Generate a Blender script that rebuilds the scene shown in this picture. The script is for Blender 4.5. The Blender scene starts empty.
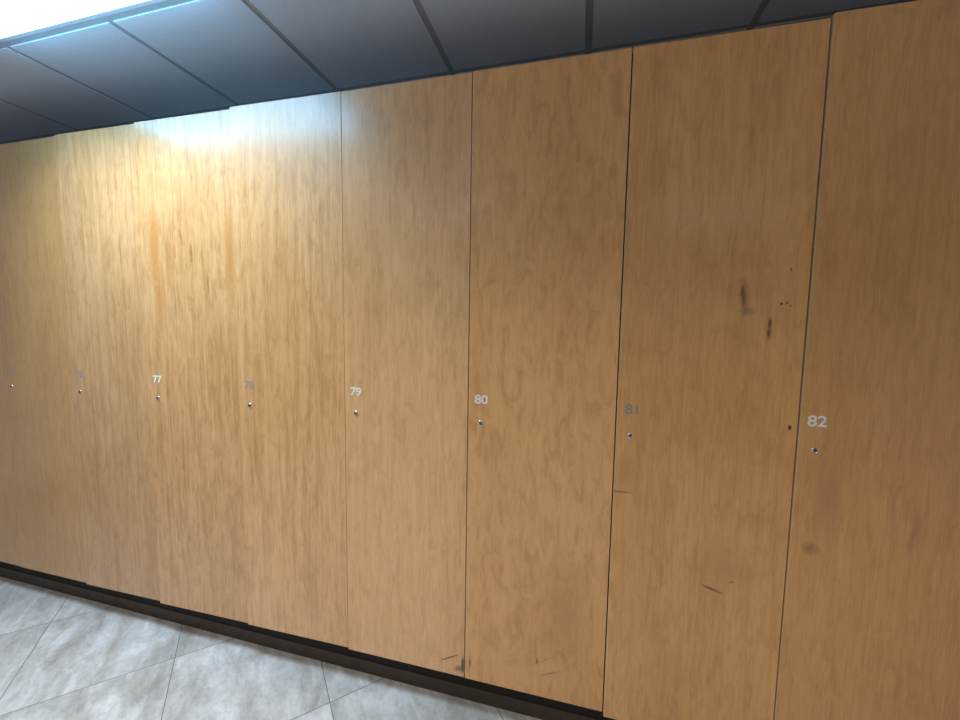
import bpy, bmesh, math, random
from mathutils import Matrix, Vector

scene = bpy.context.scene
COL = scene.collection
random.seed(7)

# ------------------------------------------------------------------ camera
F_PX = 389.0
CAM_H, CAM_D = 1.5447, 1.3808
PITCH, YAW, ROLL = (math.radians(a) for a in (-4.7563, -14.4816, 0.9114))
fw = Vector((math.sin(YAW) * math.cos(PITCH), math.cos(YAW) * math.cos(PITCH), math.sin(PITCH)))
rt = Vector((math.cos(YAW), -math.sin(YAW), 0))
up = rt.cross(fw)
rt2 = rt * math.cos(ROLL) + up * math.sin(ROLL)
up2 = -rt * math.sin(ROLL) + up * math.cos(ROLL)
cam_data = bpy.data.cameras.new('camera')
cam_data.sensor_width = 36.0
cam_data.lens = F_PX * 36.0 / 960.0
cam_data.clip_start = 0.02
cam = bpy.data.objects.new('camera', cam_data)
COL.objects.link(cam)
m = Matrix((rt2, up2, -fw)).transposed().to_4x4()
m.translation = Vector((0, -CAM_D, CAM_H))
cam.matrix_world = m
scene.camera = cam

# ------------------------------------------------------------------ world, exposure
world = bpy.data.worlds.new('world')
scene.world = world
world.use_nodes = True
bg = world.node_tree.nodes['Background']
bg.inputs[0].default_value = (0.8, 0.88, 1.0, 1)
bg.inputs[1].default_value = 0.0
scene.view_settings.view_transform = 'Standard'
scene.view_settings.look = 'None'
scene.view_settings.gamma = 1.0
scene.view_settings.use_curve_mapping = False
scene.view_settings.exposure = 0.17

LAMP_WATTS = 22.0               # the lit ceiling troffer in front of the lockers
LAMP_SPREAD = 132.0             # prismatic troffers throw their light downwards
LENS_GLOW = (1.7, 4.9, 8.0)
LENS_COLOR = (0.80, 0.94, 1.0)
FILL_COLOR = (1.0, 0.95, 0.88)
AISLE_FILL_WATTS = 23.5              # two unseen troffers added as fill behind the camera, over the aisle and further back
AISLE_FILL_SPREAD = 143.0
REAR_FILL_WATTS = 16.0
REAR_FILL_SPREAD = 146.0
FILL_GLOW = (0.55, 0.6, 0.63)


# ------------------------------------------------------------------ mesh helpers
def add_box(bm, x0, x1, y0, y1, z0, z1, mat=0):
    vs = [bm.verts.new((x, y, z)) for x in (x0, x1) for y in (y0, y1) for z in (z0, z1)]
    for idx in ((0, 1, 3, 2), (4, 6, 7, 5), (0, 4, 5, 1), (2, 3, 7, 6), (0, 2, 6, 4), (1, 5, 7, 3)):
        f = bm.faces.new([vs[i] for i in idx])
        f.material_index = mat
    return vs


def lathe(bm, prof, cx, cz, y0, segs=32, mat=0):
    """profile of (radius, distance out of the door) turned about the y axis, closed at the front"""
    rings = []
    for r, d in prof:
        if r <= 1e-6:
            rings.append([bm.verts.new((cx, y0 - d, cz))])
        else:
            rings.append([bm.verts.new((cx + r * math.cos(2 * math.pi * k / segs), y0 - d,
                                        cz + r * math.sin(2 * math.pi * k / segs))) for k in range(segs)])
    for a, b in zip(rings, rings[1:]):
        for k in range(segs):
            k2 = (k + 1) % segs
            if len(b) == 1:
                f = bm.faces.new((a[k], a[k2], b[0]))
            else:
                f = bm.faces.new((a[k], a[k2], b[k2], b[k]))
            f.material_index = mat
            f.smooth = True


def obj(name, bm, mats, parent=None, bevel=0.0):
    bmesh.ops.recalc_face_normals(bm, faces=bm.faces[:])
    me = bpy.data.meshes.new(name)
    bm.to_mesh(me)
    bm.free()
    for mt in (mats if isinstance(mats, (list, tuple)) else [mats]):
        me.materials.append(mt)
    o = bpy.data.objects.new(name, me)
    COL.objects.link(o)
    if parent:
        o.parent = parent
    if bevel:
        md = o.modifiers.new('bevel', 'BEVEL')
        md.width = bevel
        md.segments = 2
        md.limit_method = 'ANGLE'
    return o


def box_obj(name, dims, mat, parent=None, bevel=0.0):
    bm = bmesh.new()
    add_box(bm, *dims)
    return obj(name, bm, mat, parent, bevel)


def struct(o):
    o['kind'] = 'structure'
    return o


# ------------------------------------------------------------------ material helpers
class NT:
    def __init__(self, name):
        self.mat = bpy.data.materials.new(name)
        self.mat.use_nodes = True
        self.t = self.mat.node_tree
        self.b = self.t.nodes['Principled BSDF']

    def n(self, typ, **kw):
        nd = self.t.nodes.new(typ)
        for k, v in kw.items():
            if isinstance(k, str) and hasattr(nd, k):
                setattr(nd, k, v)
        return nd

    def l(self, a, b):
        self.t.links.new(a, b)

    def val(self, sock, v):
        if isinstance(v, (int, float)):
            sock.default_value = v
        elif isinstance(v, tuple):
            sock.default_value = v if len(v) == len(sock.default_value) else (*v, 1)
        else:
            self.l(v, sock)

    def math(self, op, a, b=0.0, clamp=False):
        nd = self.n('ShaderNodeMath', operation=op, use_clamp=clamp)
        self.val(nd.inputs[0], a)
        self.val(nd.inputs[1], b)
        return nd.outputs[0]

    def mix(self, fac, a, b, blend='MIX'):
        nd = self.n('ShaderNodeMix', data_type='RGBA', blend_type=blend)
        self.val(nd.inputs[0], fac)
        self.val(nd.inputs[6], a)
        self.val(nd.inputs[7], b)
        return nd.outputs[2]

    def ramp(self, fac, stops):
        nd = self.n('ShaderNodeValToRGB')
        e = nd.color_ramp.elements
        while len(e) < len(stops):
            e.new(0.5)
        for el, (p, c) in zip(e, stops):
            el.position = p
            el.color = (*c, 1) if isinstance(c, tuple) else (c, c, c, 1)
        self.l(fac, nd.inputs[0])
        return nd.outputs[0]

    def coords(self, scale, offset=(0, 0, 0), rot=(0, 0, 0)):
        tc = self.n('ShaderNodeTexCoord')
        mp = self.n('ShaderNodeMapping')
        mp.inputs['Location'].default_value = offset
        mp.inputs['Rotation'].default_value = rot
        mp.inputs['Scale'].default_value = scale
        self.l(tc.outputs['Object'], mp.inputs[0])
        return mp.outputs[0]

    def noise(self, vec, scale=1.0, detail=3.0, rough=0.5, dist=0.0):
        nd = self.n('ShaderNodeTexNoise')
        self.l(vec, nd.inputs['Vector'])
        nd.inputs['Scale'].default_value = scale
        nd.inputs['Detail'].default_value = detail
        nd.inputs['Roughness'].default_value = rough
        nd.inputs['Distortion'].default_value = dist
        return nd.outputs['Fac']

    def bump(self, height, strength, dist):
        nd = self.n('ShaderNodeBump')
        nd.inputs['Strength'].default_value = strength
        nd.inputs['Distance'].default_value = dist
        self.l(height, nd.inputs['Height'])
        self.l(nd.outputs[0], self.b.inputs['Normal'])


def plain(name, color, rough=0.6, metal=0.0, noise=0.06, nscale=30.0):
    t = NT(name)
    f = t.noise(t.coords((1, 1, 1)), nscale, 3)
    d = tuple(c * (1 - noise) for c in color)
    li = tuple(min(1, c * (1 + noise)) for c in color)
    t.l(t.ramp(f, [(0.3, d), (0.7, li)]), t.b.inputs['Base Color'])
    t.b.inputs['Roughness'].default_value = rough
    t.b.inputs['Metallic'].default_value = metal
    return t.mat


def maple(name, seed, tone, figure, streak, spots=()):
    """honey finished maple veneer; tone = tint of this sheet with its share of lamp light, figure = cross flame, streak = vertical streaks"""
    t = NT(name)
    o = (seed * 3.17, seed * 1.3, seed * 7.9)
    broad = t.noise(t.coords((2.6, 1, 0.75), o), 1.0, 3, 0.5, 0.6)
    flame = t.noise(t.coords((26, 1, 9), o), 1.0, 5, 0.6, 0.9)
    vert = t.noise(t.coords((46, 1, 2.0), o), 1.0, 6, 0.65, 0.5)
    dash = t.noise(t.coords((105, 1, 9.5), o), 1.0, 3, 0.55, 0.8)
    fine = t.noise(t.coords((330, 1, 12), o), 1.0, 3, 0.6, 0.1)
    base = (0.72 * tone[0], 0.385 * tone[1], 0.138 * tone[2])
    dark = (base[0] * 0.93, base[1] * 0.90, base[2] * 0.85)
    lite = (base[0] * 1.05, base[1] * 1.07, base[2] * 1.10)
    c = t.ramp(broad, [(0.34, dark), (0.52, base), (0.70, lite)])
    fl = t.ramp(flame, [(0.36, (0.84, 0.79, 0.72)), (0.50, (1, 1, 1)), (0.66, (1.06, 1.07, 1.09))])
    c = t.mix(figure, c, fl, 'MULTIPLY')
    vs = t.ramp(vert, [(0.36, (0.82, 0.76, 0.68)), (0.50, (1, 1, 1)), (0.64, (1.09, 1.11, 1.15))])
    c = t.mix(streak, c, vs, 'MULTIPLY')
    ds = t.ramp(dash, [(0.36, (0.80, 0.74, 0.66)), (0.47, (1, 1, 1)), (0.62, (1.04, 1.05, 1.07))])
    c = t.mix(0.15 + 0.5 * streak, c, ds, 'MULTIPLY')
    fs = t.ramp(fine, [(0.38, (0.84, 0.80, 0.75)), (0.56, (1, 1, 1))])
    c = t.mix(0.45, c, fs, 'MULTIPLY')
    # knots, mineral streaks, scuffs: soft ellipses at their place on the sheet
    if spots:
        tc = t.n('ShaderNodeTexCoord')
        sp = t.n('ShaderNodeSeparateXYZ')
        t.l(tc.outputs['Object'], sp.inputs[0])
        wob = t.noise(t.coords((60, 1, 45), o), 1.0, 2)
        for (sx, sz, rx, rz, colr, amt, slant) in spots:
            dz = t.math('SUBTRACT', sp.outputs[2], sz)
            dx = t.math('SUBTRACT', sp.outputs[0], sx)
            ca, sa = math.cos(slant), math.sin(slant)
            ux = t.math('DIVIDE', t.math('ADD', t.math('MULTIPLY', dx, ca), t.math('MULTIPLY', dz, sa)), rx)
            uz = t.math('DIVIDE', t.math('SUBTRACT', t.math('MULTIPLY', dz, ca), t.math('MULTIPLY', dx, sa)), rz)
            d = t.math('SQRT', t.math('ADD', t.math('MULTIPLY', ux, ux), t.math('MULTIPLY', uz, uz)))
            d = t.math('ADD', d, t.math('MULTIPLY', t.math('SUBTRACT', wob, 0.5), 0.7))
            mask = t.math('MULTIPLY', t.math('SUBTRACT', 1.0, d, True), amt * 2.0, True)
            c = t.mix(mask, c, colr)
    t.l(c, t.b.inputs['Base Color'])
    r = t.ramp(vert, [(0.3, 0.36), (0.7, 0.46)])
    t.l(r, t.b.inputs['Roughness'])
    t.b.inputs['Specular IOR Level'].default_value = 0.45
    t.b.inputs['Coat Weight'].default_value = 1.0
    t.b.inputs['Coat Roughness'].default_value = 0.19
    t.b.inputs['Coat IOR'].default_value = 1.50
    h = t.math('ADD', t.math('MULTIPLY', vert, 0.6), t.math('MULTIPLY', fine, 0.25))
    h = t.math('ADD', h, t.math('MULTIPLY', flame, 0.4))
    t.bump(h, 0.22, 0.002)
    return t.mat


def tile_ceiling_mat():
    t = NT('mineral_ceiling_tile')
    v = t.coords((1, 1, 1))
    sp = t.noise(v, 420, 3, 0.7)
    bl = t.noise(v, 5, 2)
    c = t.ramp(sp, [(0.30, (0.60, 0.64, 0.72)), (0.48, (0.75, 0.80, 0.89)), (0.7, (0.78, 0.83, 0.93))])
    c = t.mix(0.5, c, t.ramp(bl, [(0.3, (0.94, 0.94, 0.94)), (0.7, (1, 1, 1))]), 'MULTIPLY')
    t.l(c, t.b.inputs['Base Color'])
    t.b.inputs['Roughness'].default_value = 0.9
    t.b.inputs['Specular IOR Level'].default_value = 0.15
    t.bump(sp, 0.25, 0.0015)
    return t.mat


FLOOR_S, FLOOR_A = 0.5803, math.radians(135.2207)
FA0, FB0 = 1.8974, -1.7602


def floor_mat():
    t = NT('travertine_porcelain_floor')
    tc = t.n('ShaderNodeTexCoord')
    sp = t.n('ShaderNodeSeparateXYZ')
    t.l(tc.outputs['Object'], sp.inputs[0])
    X, Y = sp.outputs[0], sp.outputs[1]

    def axis(ang, off):
        nx, ny = -math.sin(ang), math.cos(ang)
        p = t.math('ADD', t.math('MULTIPLY', X, nx), t.math('MULTIPLY', Y, ny))
        return t.math('DIVIDE', t.math('SUBTRACT', p, off), FLOOR_S)
    pa, pb = axis(FLOOR_A, FA0), axis(FLOOR_A + math.pi / 2, FB0)

    def dist(p):
        fr = t.math('FRACT', p)
        return t.math('MINIMUM', fr, t.math('SUBTRACT', 1.0, fr))
    d = t.math('MINIMUM', dist(pa), dist(pb))
    grout = t.math('LESS_THAN', d, 0.0017 / FLOOR_S)
    # per tile random
    cb = t.n('ShaderNodeCombineXYZ')
    t.l(t.math('FLOOR', pa), cb.inputs[0])
    t.l(t.math('FLOOR', pb), cb.inputs[1])
    wn = t.n('ShaderNodeTexWhiteNoise', noise_dimensions='3D')
    t.l(cb.outputs[0], wn.inputs['Vector'])
    # veins run diagonally across each tile
    va = t.n('ShaderNodeCombineXYZ')
    t.l(t.math('MULTIPLY', pb, 2.2), va.inputs[0])
    t.l(t.math('MULTIPLY', pa, 5.0), va.inputs[1])
    t.l(t.math('MULTIPLY', wn.outputs['Value'], 60.0), va.inputs[2])
    veins = t.noise(va.outputs[0], 1.0, 8, 0.68, 0.35)
    cloud = t.noise(va.outputs[0], 0.6, 5, 0.6, 0.3)
    gr = t.noise(t.coords((1, 1, 1)), 42, 6, 0.72)
    c = t.ramp(veins, [(0.32, (0.35, 0.325, 0.305)), (0.45, (0.48, 0.465, 0.45)), (0.55, (0.59, 0.585, 0.58)),
                       (0.68, (0.74, 0.745, 0.75))])
    c = t.mix(0.75, c, t.ramp(cloud, [(0.3, (0.86, 0.85, 0.86)), (0.7, (1.06, 1.06, 1.06))]), 'MULTIPLY')
    c = t.mix(0.5, c, t.ramp(gr, [(0.36, (0.78, 0.77, 0.77)), (0.5, (1.0, 1.0, 1.0)), (0.64, (1.10, 1.10, 1.11))]), 'MULTIPLY')
    c = t.mix(grout, c, (0.17, 0.165, 0.16))
    t.l(c, t.b.inputs['Base Color'])
    t.l(t.ramp(veins, [(0.3, 0.42), (0.7, 0.55)]), t.b.inputs['Roughness'])
    h = t.math('SUBTRACT', t.math('MULTIPLY', veins, 0.4), grout)
    t.bump(h, 0.25, 0.002)
    return t.mat


def emission_mat(name, color, strength, speckle=0.0):
    t = NT(name)
    t.b.inputs['Base Color'].default_value = (0.8, 0.8, 0.8, 1)
    t.b.inputs['Roughness'].default_value = 0.5
    if speckle:
        nz = t.n('ShaderNodeTexVoronoi')
        t.l(t.coords((1, 1, 1)), nz.inputs['Vector'])
        nz.inputs['Scale'].default_value = 130
        k = t.ramp(nz.outputs['Distance'], [(0.1, tuple(c * (1 - speckle) for c in color)), (0.6, color)])
        t.l(k, t.b.inputs['Emission Color'])
    else:
        t.b.inputs['Emission Color'].default_value = (*color, 1)
    t.b.inputs['Emission Strength'].default_value = strength
    return t.mat


M_TILE = tile_ceiling_mat()
M_GRID = plain('grey_ceiling_grid', (0.42, 0.43, 0.46), 0.5, 0.0, 0.03)
M_FRAME = plain('grey_lamp_frame', (0.60, 0.61, 0.65), 0.45, 0.0, 0.03)
M_WALL = plain('painted_wall', (0.84, 0.83, 0.82), 0.8, 0.0, 0.03, 8)
M_TAN = plain('tan_wall', (0.68, 0.57, 0.46), 0.8, 0.0, 0.03, 8)
M_FLOOR = floor_mat()
M_KICK = plain('brown_toe_kick', (0.042, 0.027, 0.016), 0.6, 0.0, 0.25, 25)
M_BLACK = plain('black_shade_gap', (0.004, 0.0035, 0.003), 0.8, 0.0, 0.2, 25)  # near-black colour for the shade under the doors
M_CARC = plain('locker_carcass', (0.045, 0.026, 0.014), 0.6, 0.0, 0.1, 12)
M_EDGE = plain('maple_edge_lit', (0.74, 0.50, 0.27), 0.5, 0.0, 0.08, 40)  # sheet edges coloured paler, as if caught by the lamp
M_PLUG = plain('dull_lock_plug', (0.24, 0.22, 0.20), 0.35, 1.0, 0.05, 60)
M_CHROME = plain('satin_chrome', (0.78, 0.76, 0.72), 0.22, 1.0, 0.04, 60)
M_SLOT = plain('dark_keyhole', (0.015, 0.013, 0.012), 0.6, 0.0, 0.05)
M_WHITE = plain('white_number_vinyl', (0.88, 0.86, 0.84), 0.5, 0.0, 0.03, 200)
M_SILVER = plain('dull_silver_number_vinyl', (0.30, 0.285, 0.27), 0.6, 0.0, 0.06, 200)

# ------------------------------------------------------------------ layout (metres; x along the lockers, y into them)
EDGES = [-3.5500, -3.0262, -2.5029, -1.9884, -1.4536, -0.9247, -0.4006, 0.1254, 0.6525, 1.1800]
LOCK_X = [0, 0.060, 0.054, 0.057, 0.053, 0.050, 0.049, 0.0445, 0.0435]    # lock to the left edge of each door
Z_TOP, Z_BOT, Z_CEIL = 2.4338, 0.1573, 2.7224
S = 0.6096
CX0 = -3.0609 - 3 * S
TY = -0.1767
X_L, X_R, Y_FRONT, Y_BACK = CX0, CX0 + 13 * S, TY - 6 * S, TY + 1.32 * S

# ------------------------------------------------------------------ the room shell
struct(box_obj('floor', (X_L - 0.1, X_R + 0.1, Y_FRONT - 0.1, Y_BACK + 0.1, -0.1, 0.0), M_FLOOR))
WALL_TOP = Z_CEIL + 0.25
struct(box_obj('wall_back', (X_L - 0.1, X_R + 0.1, Y_BACK, Y_BACK + 0.1, 0, WALL_TOP), M_WALL))
struct(box_obj('wall_front', (X_L - 0.1, X_R + 0.1, Y_FRONT - 0.1, Y_FRONT, 0, WALL_TOP), M_TAN))
struct(box_obj('wall_left', (X_L - 0.1, X_L, Y_FRONT, Y_BACK, 0, WALL_TOP), M_WALL))
struct(box_obj('wall_right', (X_R, X_R + 0.1, Y_FRONT, Y_BACK, 0, WALL_TOP), M_WALL))

# suspended ceiling: tegular tiles hanging 7 mm below the flanges of the grid
LAMPS = {(4, 0): 'over_lockers', (5, 3): 'aisle', (9, 4): 'rear'}      # column, row of the first cell of each 2 x 4 ft lamp; aisle and rear are added fill
lamp_cells = set()
for (c, r) in LAMPS:
    lamp_cells |= {(c, r), (c + 1, r)}
bm = bmesh.new()
ROWS = list(range(-1, 6))                              # row -1 is over the lockers, row 0 in front of them


def cell(c, r):
    x0 = CX0 + c * S
    y1 = TY - r * S
    y0 = y1 - S
    if r == -1:
        y0, y1 = TY, TY + S
    return x0, x0 + S, y0, y1


g = 0.0135
for c in range(13):
    for r in ROWS + [-2]:
        if (c, r) in lamp_cells:
            continue
        if r == -2:
            x0, x1 = CX0 + c * S, CX0 + (c + 1) * S
            y0, y1 = TY + S, Y_BACK
        else:
            x0, x1, y0, y1 = cell(c, r)
        z = Z_CEIL + random.uniform(-0.0006, 0.0006)
        add_box(bm, x0 + g, x1 - g, y0 + g, y1 - g, z, Z_CEIL + 0.009)
        add_box(bm, x0 + 0.003, x1 - 0.003, y0 + 0.003, y1 - 0.003, Z_CEIL + 0.009, Z_CEIL + 0.022)
ceiling = struct(obj('ceiling', bm, M_TILE))

bm = bmesh.new()
F0, F1 = Z_CEIL + 0.0040, Z_CEIL + 0.0088
for c in range(14):
    x = CX0 + c * S
    segs = [(Y_FRONT, Y_BACK)]
    for (lc, lr) in LAMPS:
        if c == lc + 1:                                # no cross tee across a 2 x 4 lamp
            y1 = TY - lr * S
            segs = [(Y_FRONT, y1 - S), (y1, Y_BACK)]
    for a, b in segs:
        add_box(bm, x - 0.0119, x + 0.0119, a, b, F0, F1)
        add_box(bm, x - 0.001, x + 0.001, a, b, F1, F1 + 0.03)
for r in range(-1, 7):
    y = TY - r * S
    add_box(bm, X_L, X_R, y - 0.0119, y + 0.0119, F0 - 0.0003, F1)
    add_box(bm, X_L, X_R, y - 0.001, y + 0.001, F1, F1 + 0.03)
add_box(bm, X_L, X_R, Y_BACK - 0.022, Y_BACK, F0, F1)
obj('ceiling_grid', bm, M_GRID, ceiling)


# ------------------------------------------------------------------ ceiling lamps
def ceiling_lamp(c, r, label, watts, spread, glow, color):
    x0, y1 = CX0 + c * S, TY - r * S
    x1, y0 = x0 + 2 * S, y1 - S
    root = bpy.data.objects.new('ceiling_light', None)
    root.location = ((x0 + x1) / 2, (y0 + y1) / 2, Z_CEIL)
    COL.objects.link(root)
    root['label'] = label
    root['category'] = 'ceiling light'
    hx, hy = S, S / 2
    f = 0.123
    zf = 0.0045
    bm = bmesh.new()
    e = 0.0125
    for a, b, cc, d in ((-hx + e, hx - e, -hy + e, -hy + f), (-hx + e, hx - e, hy - f, hy - e),
                        (-hx + e, -hx + f, -hy + f, hy - f), (hx - f, hx - e, -hy + f, hy - f)):
        add_box(bm, a, b, cc, d, zf - 0.002, zf + 0.012)
    add_box(bm, -hx + e, hx - e, -hy + e, hy - e, zf + 0.08, zf + 0.10)     # housing
    for a, b, cc, d in ((-hx + e, hx - e, -hy + e, -hy + e + .002), (-hx + e, hx - e, hy - e - .002, hy - e),
                        (-hx + e, -hx + e + .002, -hy + e, hy - e), (hx - e - .002, hx - e, -hy + e, hy - e)):
        add_box(bm, a, b, cc, d, zf + 0.012, zf + 0.08)
    obj('frame', bm, M_FRAME, root)
    bm = bmesh.new()
    q = 0.1205                                          # drop diffuser, shaped deeper to throw more glow on the ceiling
    add_box(bm, -hx + 0.032, hx - 0.032, -hy + q, hy - q, -0.090, zf + 0.004)
    d = obj('diffuser', bm, emission_mat('lamp_diffuser', glow, 1.0, 0.25), root)
    d['label'] = 'glowing pale diffuser panel'
    li = bpy.data.lights.new('lamp_tubes', 'AREA')
    li.shape = 'RECTANGLE'
    li.size, li.size_y = 2 * (hx - 0.032), 2 * (hy - q)
    li.energy = watts
    li.color = color
    li.spread = math.radians(spread)
    lo = bpy.data.objects.new('lamp_tubes', li)
    COL.objects.link(lo)
    lo.parent = root
    lo.location = (0, 0, -0.092)
    return root


ceiling_lamp(4, 0, 'lit recessed ceiling panel light in front of the locker tops', LAMP_WATTS, LAMP_SPREAD, LENS_GLOW, LENS_COLOR)
ceiling_lamp(5, 3, 'added ceiling fill light over the aisle, unseen close behind the camera', AISLE_FILL_WATTS, AISLE_FILL_SPREAD, FILL_GLOW, FILL_COLOR)  # unseen lamp, added to fill in the doors and floor
ceiling_lamp(9, 4, 'added unseen ceiling fill light at the right of the room, furthest from the lockers', REAR_FILL_WATTS, REAR_FILL_SPREAD, FILL_GLOW, FILL_COLOR)  # second unseen lamp, added as fill for the right-hand doors

# ------------------------------------------------------------------ plinth under the lockers
XA, XB = EDGES[0], EDGES[-1]
struct(box_obj('baseboard_front', (XA, XB, 0.060, 0.10, 0.0, 0.060), M_KICK))
struct(box_obj('trim_1', (XA, XB, 0.064, Y_BACK - 0.02, 0.060, 0.150), M_BLACK))  # near-black block put in for the shaded gap under the doors
# walls closing the run on both sides
struct(box_obj('wall_left_return', (X_L, XA - 0.004, 0.0, Y_BACK, 0, Z_TOP), M_WALL))
struct(box_obj('wall_right_return', (XB + 0.004, X_R, 0.0, Y_BACK, 0, WALL_TOP), M_WALL))


# ------------------------------------------------------------------ lockers
def number_mesh(text, mat, parent, x, z, y):
    cu = bpy.data.curves.new('locker_number', 'FONT')
    cu.body = text
    cu.size = 0.0466
    cu.align_x = 'CENTER'
    cu.offset = 0.0009
    cu.extrude = 0.00015
    cu.resolution_u = 6
    cu.space_character = 0.98
    tmp = bpy.data.objects.new('tmp_number', cu)
    COL.objects.link(tmp)
    bpy.context.view_layer.update()
    dg = bpy.context.evaluated_depsgraph_get()
    me = bpy.data.meshes.new_from_object(tmp.evaluated_get(dg))
    bpy.data.objects.remove(tmp)
    bpy.data.curves.remove(cu)
    xs = [v.co.x for v in me.vertices]
    ys = [v.co.y for v in me.vertices]
    cx, cy = (min(xs) + max(xs)) / 2, (min(ys) + max(ys)) / 2
    k = 0.0345 / (max(ys) - min(ys))
    for v in me.vertices:
        u, w, d = (v.co.x - cx) * k * 1.12, (v.co.y - cy) * k, v.co.z
        v.co = (x + u, y - 0.0003 - d, z + w)
    me.name = 'locker_number'
    me.materials.clear()
    me.materials.append(mat)
    o = bpy.data.objects.new('locker_number', me)
    COL.objects.link(o)
    o.parent = parent
    return o


def lock_mesh(parent, x, z, y, turn):
    bm = bmesh.new()
    lathe(bm, [(0.0098, 0.0), (0.0098, 0.0016), (0.0090, 0.0030), (0.0074, 0.0034), (0.0068, 0.0026),
               (0.0064, 0.0026)], x, z, y)
    lathe(bm, [(0.0064, 0.0026), (0.0060, 0.0042), (0.0030, 0.0047), (0, 0.0048)], x, z, y, 32, 2)
    vs = add_box(bm, x - 0.0011, x + 0.0011, y - 0.0056, y - 0.004, z - 0.0042, z + 0.0042, 1)
    bmesh.ops.rotate(bm, verts=vs, cent=(x, y, z), matrix=Matrix.Rotation(turn, 3, 'Y'))
    o = obj('lock', bm, [M_CHROME, M_SLOT, M_PLUG], parent)
    o['label'] = 'round chrome cam lock'
    return o


DARK = (0.05, 0.014, 0.003)
RED = (0.26, 0.085, 0.02)
SMUDGE = (0.20, 0.115, 0.055)
AMBER = (0.54, 0.25, 0.075)
FLECK = (0.42, 0.18, 0.05)
GREY = (0.16, 0.085, 0.035)
# number, sticker, proud left edge (mm), lift (mm), bottom out (mm), tint with lamp haze and dimness worked in, flame, streak, spots (world x, world z, rx, rz, colour, amount, slant), label
L = [
    (None, None, 0, 0, 0, (0.82, 0.82, 0.83), .5, .3, (),
     'tall maple locker at the far left end, only a sliver of its door in view'),
    ('75', M_SILVER, 2.5, 0, 0, (0.83, 0.83, 0.84), .5, .35, (),
     'tall shade-tinted maple locker numbered 75, second from the far left end'),
    ('76', M_SILVER, 9, 2, 0, (0.86, 0.91, 1.14), .65, .75, (),
     'tall haze-tinted maple locker numbered 76 with streaky grain, just right of the darker 75'),
    ('77', M_WHITE, 10, 1, 0, (0.90, 0.93, 1.10), .75, .85,
     ((-1.892, 1.90, .040, .21, AMBER, .8, 0), (-1.875, 1.66, .038, .19, AMBER, .55, 0),
      (-1.478, 1.84, .034, .28, AMBER, .6, 0), (-1.684, 1.85, .008, .06, FLECK, 1.0, 0),
      (-1.74, 1.93, .008, .045, FLECK, .9, .2), (-1.78, 1.86, .014, .05, AMBER, .9, 0), (-1.60, 1.72, .008, .06, FLECK, .7, 0)),
     'tall maple locker numbered 77 with an amber streak in its veneer, next to 76'),
    ('78', M_SILVER, 9, 4, 0, (1.03, 1.08, 1.32), .6, .75, (),
     'tall maple locker with a dull grey number 78, lamp glare across its top'),
    ('79', M_WHITE, 3, 0, 0, (1.10, 1.17, 1.48), .55, .35,
     ((-0.408, 0.208, .009, .050, (0.07, 0.035, 0.015), .8, 0), (-0.425, 0.19, .03, .018, GREY, .45, .3),
      (-0.462, 0.228, .060, .004, GREY, .75, .50)),
     'tall maple locker with white number 79 and a dark scuff at its lower right corner'),
    ('80', M_WHITE, 2, 0, 0, (1.06, 1.05, 1.12), .85, .2,
     ((-0.116, 0.297, .003, .018, DARK, .9, 0), (-0.07, 0.258, .06, .004, (0.34, 0.14, 0.07), .5, .45),
      (-0.10, 0.30, .08, .004, (0.40, 0.18, 0.08), .4, .55), (-0.378, 0.225, .006, .04, GREY, .6, 0),
      (-0.02, 0.5, .12, .30, (0.52, 0.25, 0.09), .35, 0)),
     'tall maple locker with white number 80 and mottled grain, fourth from right of photo'),
    ('81', M_SILVER, 5, -3, 9, (1.01, 0.99, 0.98), .6, .4,
     ((0.479, 1.661, .006, .036, DARK, 1.0, .12), (0.482, 1.655, .018, .07, RED, .5, .1),
      (0.492, 1.612, .03, .022, (0.36, 0.19, 0.08), .5, 0), (0.556, 1.574, .005, .017, DARK, 1.0, 0),
      (0.555, 1.545, .004, .015, DARK, .95, 0), (0.556, 1.557, .009, .05, RED, .45, 0),
      (0.630, 1.256, .006, .010, DARK, .95, 0), (0.583, 1.634, .005, .006, DARK, .7, 0),
      (0.597, 1.637, .004, .005, DARK, .6, 0), (0.607, 1.628, .004, .005, DARK, .45, 0), (0.601, 1.735, .004, .009, DARK, .5, 0),
      (0.150, 0.996, .045, .004, RED, .7, .05), (0.165, 1.07, .035, .09, (0.58, 0.29, 0.08), .6, 0),
      (0.448, 0.70, .04, .006, RED, .75, -.30), (0.503, 0.735, .012, .006, RED, .7, .3), (0.48, 0.78, .12, .12, (0.56, 0.27, 0.10), .3, 0)),
     'tall maple locker with grey number 81 and dark knots right of its middle'),
    ('82', M_WHITE, 9, 4, 0, (0.97, 0.95, 0.94), .5, .3,
     ((0.745, 1.03, .05, .16, (0.56, 0.24, 0.10), .35, 0), (0.71, 0.878, .030, .026, (0.34, 0.16, 0.06), .5, 0), (0.96, 0.95, .012, .09, (0.45, 0.22, 0.09), .35, -.15)),
     'tall maple locker with white number 82 at the right edge of the photo'),
]

for i, row in enumerate(L):      # the free edge of a door that stands ajar is seen a little further along
    EDGES[i] += row[2] / 1000.0 * max(0.0, -EDGES[i]) / CAM_D if i else 0.0

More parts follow.
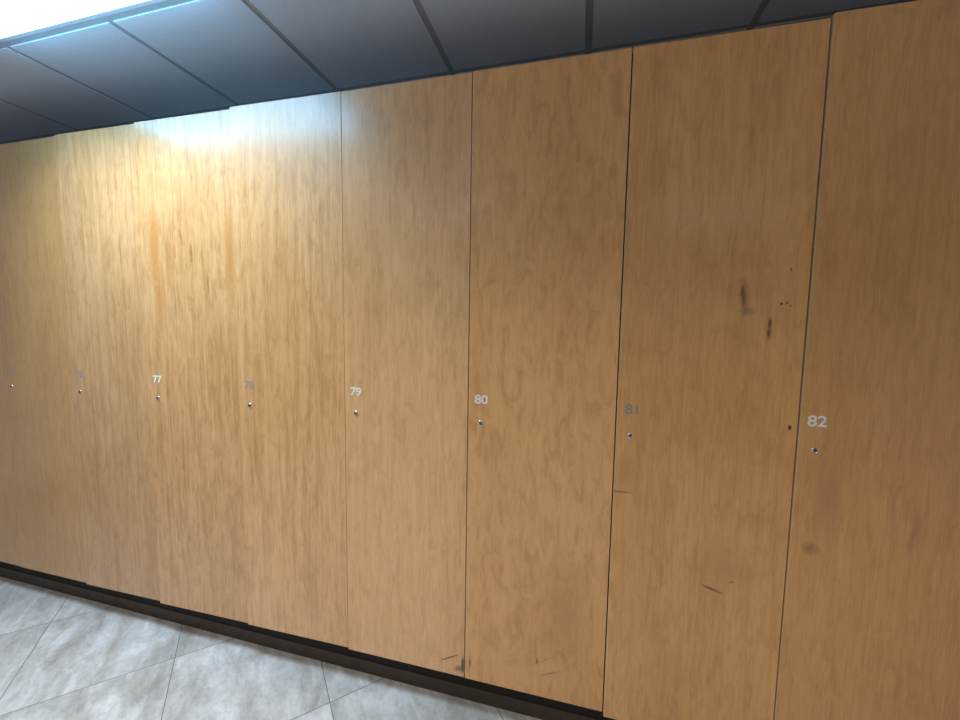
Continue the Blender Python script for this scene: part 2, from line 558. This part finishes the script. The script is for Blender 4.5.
for i, (num, sticker, proud, lift, kick_out, tint, figure, streak, spots, label) in enumerate(L):
    xl, xr = EDGES[i], EDGES[i + 1]
    gap = 0.0040
    w = xr - xl - gap
    root = bpy.data.objects.new('locker', None)
    root.location = ((xl + xr) / 2, 0.02, 0.15)
    COL.objects.link(root)
    root['label'] = label
    root['category'] = 'locker'
    root['group'] = 'wall of tall maple lockers'
    # carcass: two sides, top, bottom, back, one shelf high up
    hw = (xr - xl) / 2 - 0.0005
    dp = Y_BACK - 0.02 - 0.004
    zt = Z_TOP - 0.15 - 0.004
    bm = bmesh.new()
    add_box(bm, -hw, -hw + 0.017, 0.004, dp, 0, zt)
    add_box(bm, hw - 0.017, hw, 0.004, dp, 0, zt)
    add_box(bm, -hw + 0.017, hw - 0.017, 0.004, dp, zt - 0.018, zt)
    add_box(bm, -hw + 0.017, hw - 0.017, 0.004, dp, 0, 0.018)
    add_box(bm, -hw + 0.017, hw - 0.017, dp - 0.006, dp, 0.018, zt - 0.018)
    obj('body', bm, M_CARC, root)
    # door: its own origin at the hinge side, lower edge
    hx = xr - gap / 2
    local = tuple((sx - hx, sz - Z_BOT, rx, rz, c, a, sl) for sx, sz, rx, rz, c, a, sl in spots)
    wood = maple('maple_veneer', i + 1.7, tint, figure, streak, local)
    bm = bmesh.new()
    H = Z_TOP - Z_BOT
    add_box(bm, -w, 0, -0.018, 0, 0, H)
    bm.normal_update()
    bmesh.ops.recalc_face_normals(bm, faces=bm.faces[:])
    for f in bm.faces:                                 # sides, top and bottom of the sheet get the paler, lit-looking edge colour
        f.material_index = 0 if abs(f.normal.y) > 0.5 else 1
    door = obj('door', bm, [wood, M_EDGE], root, 0.0010)
    door.location = (hx - root.location.x, 0.018 - 0.02 - kick_out / 1000.0, Z_BOT + lift / 1000.0 - 0.15)
    door.rotation_euler = (-kick_out / 1000.0 / H, 0, proud / 1000.0 / w)
    if num:
        x = -w + LOCK_X[i]
        number_mesh(num, sticker, door, x, 1.280 - Z_BOT - lift / 1000.0, -0.018)
        lock_mesh(door, x, 1.191 - Z_BOT - lift / 1000.0, -0.018, random.uniform(-0.5, 0.9))
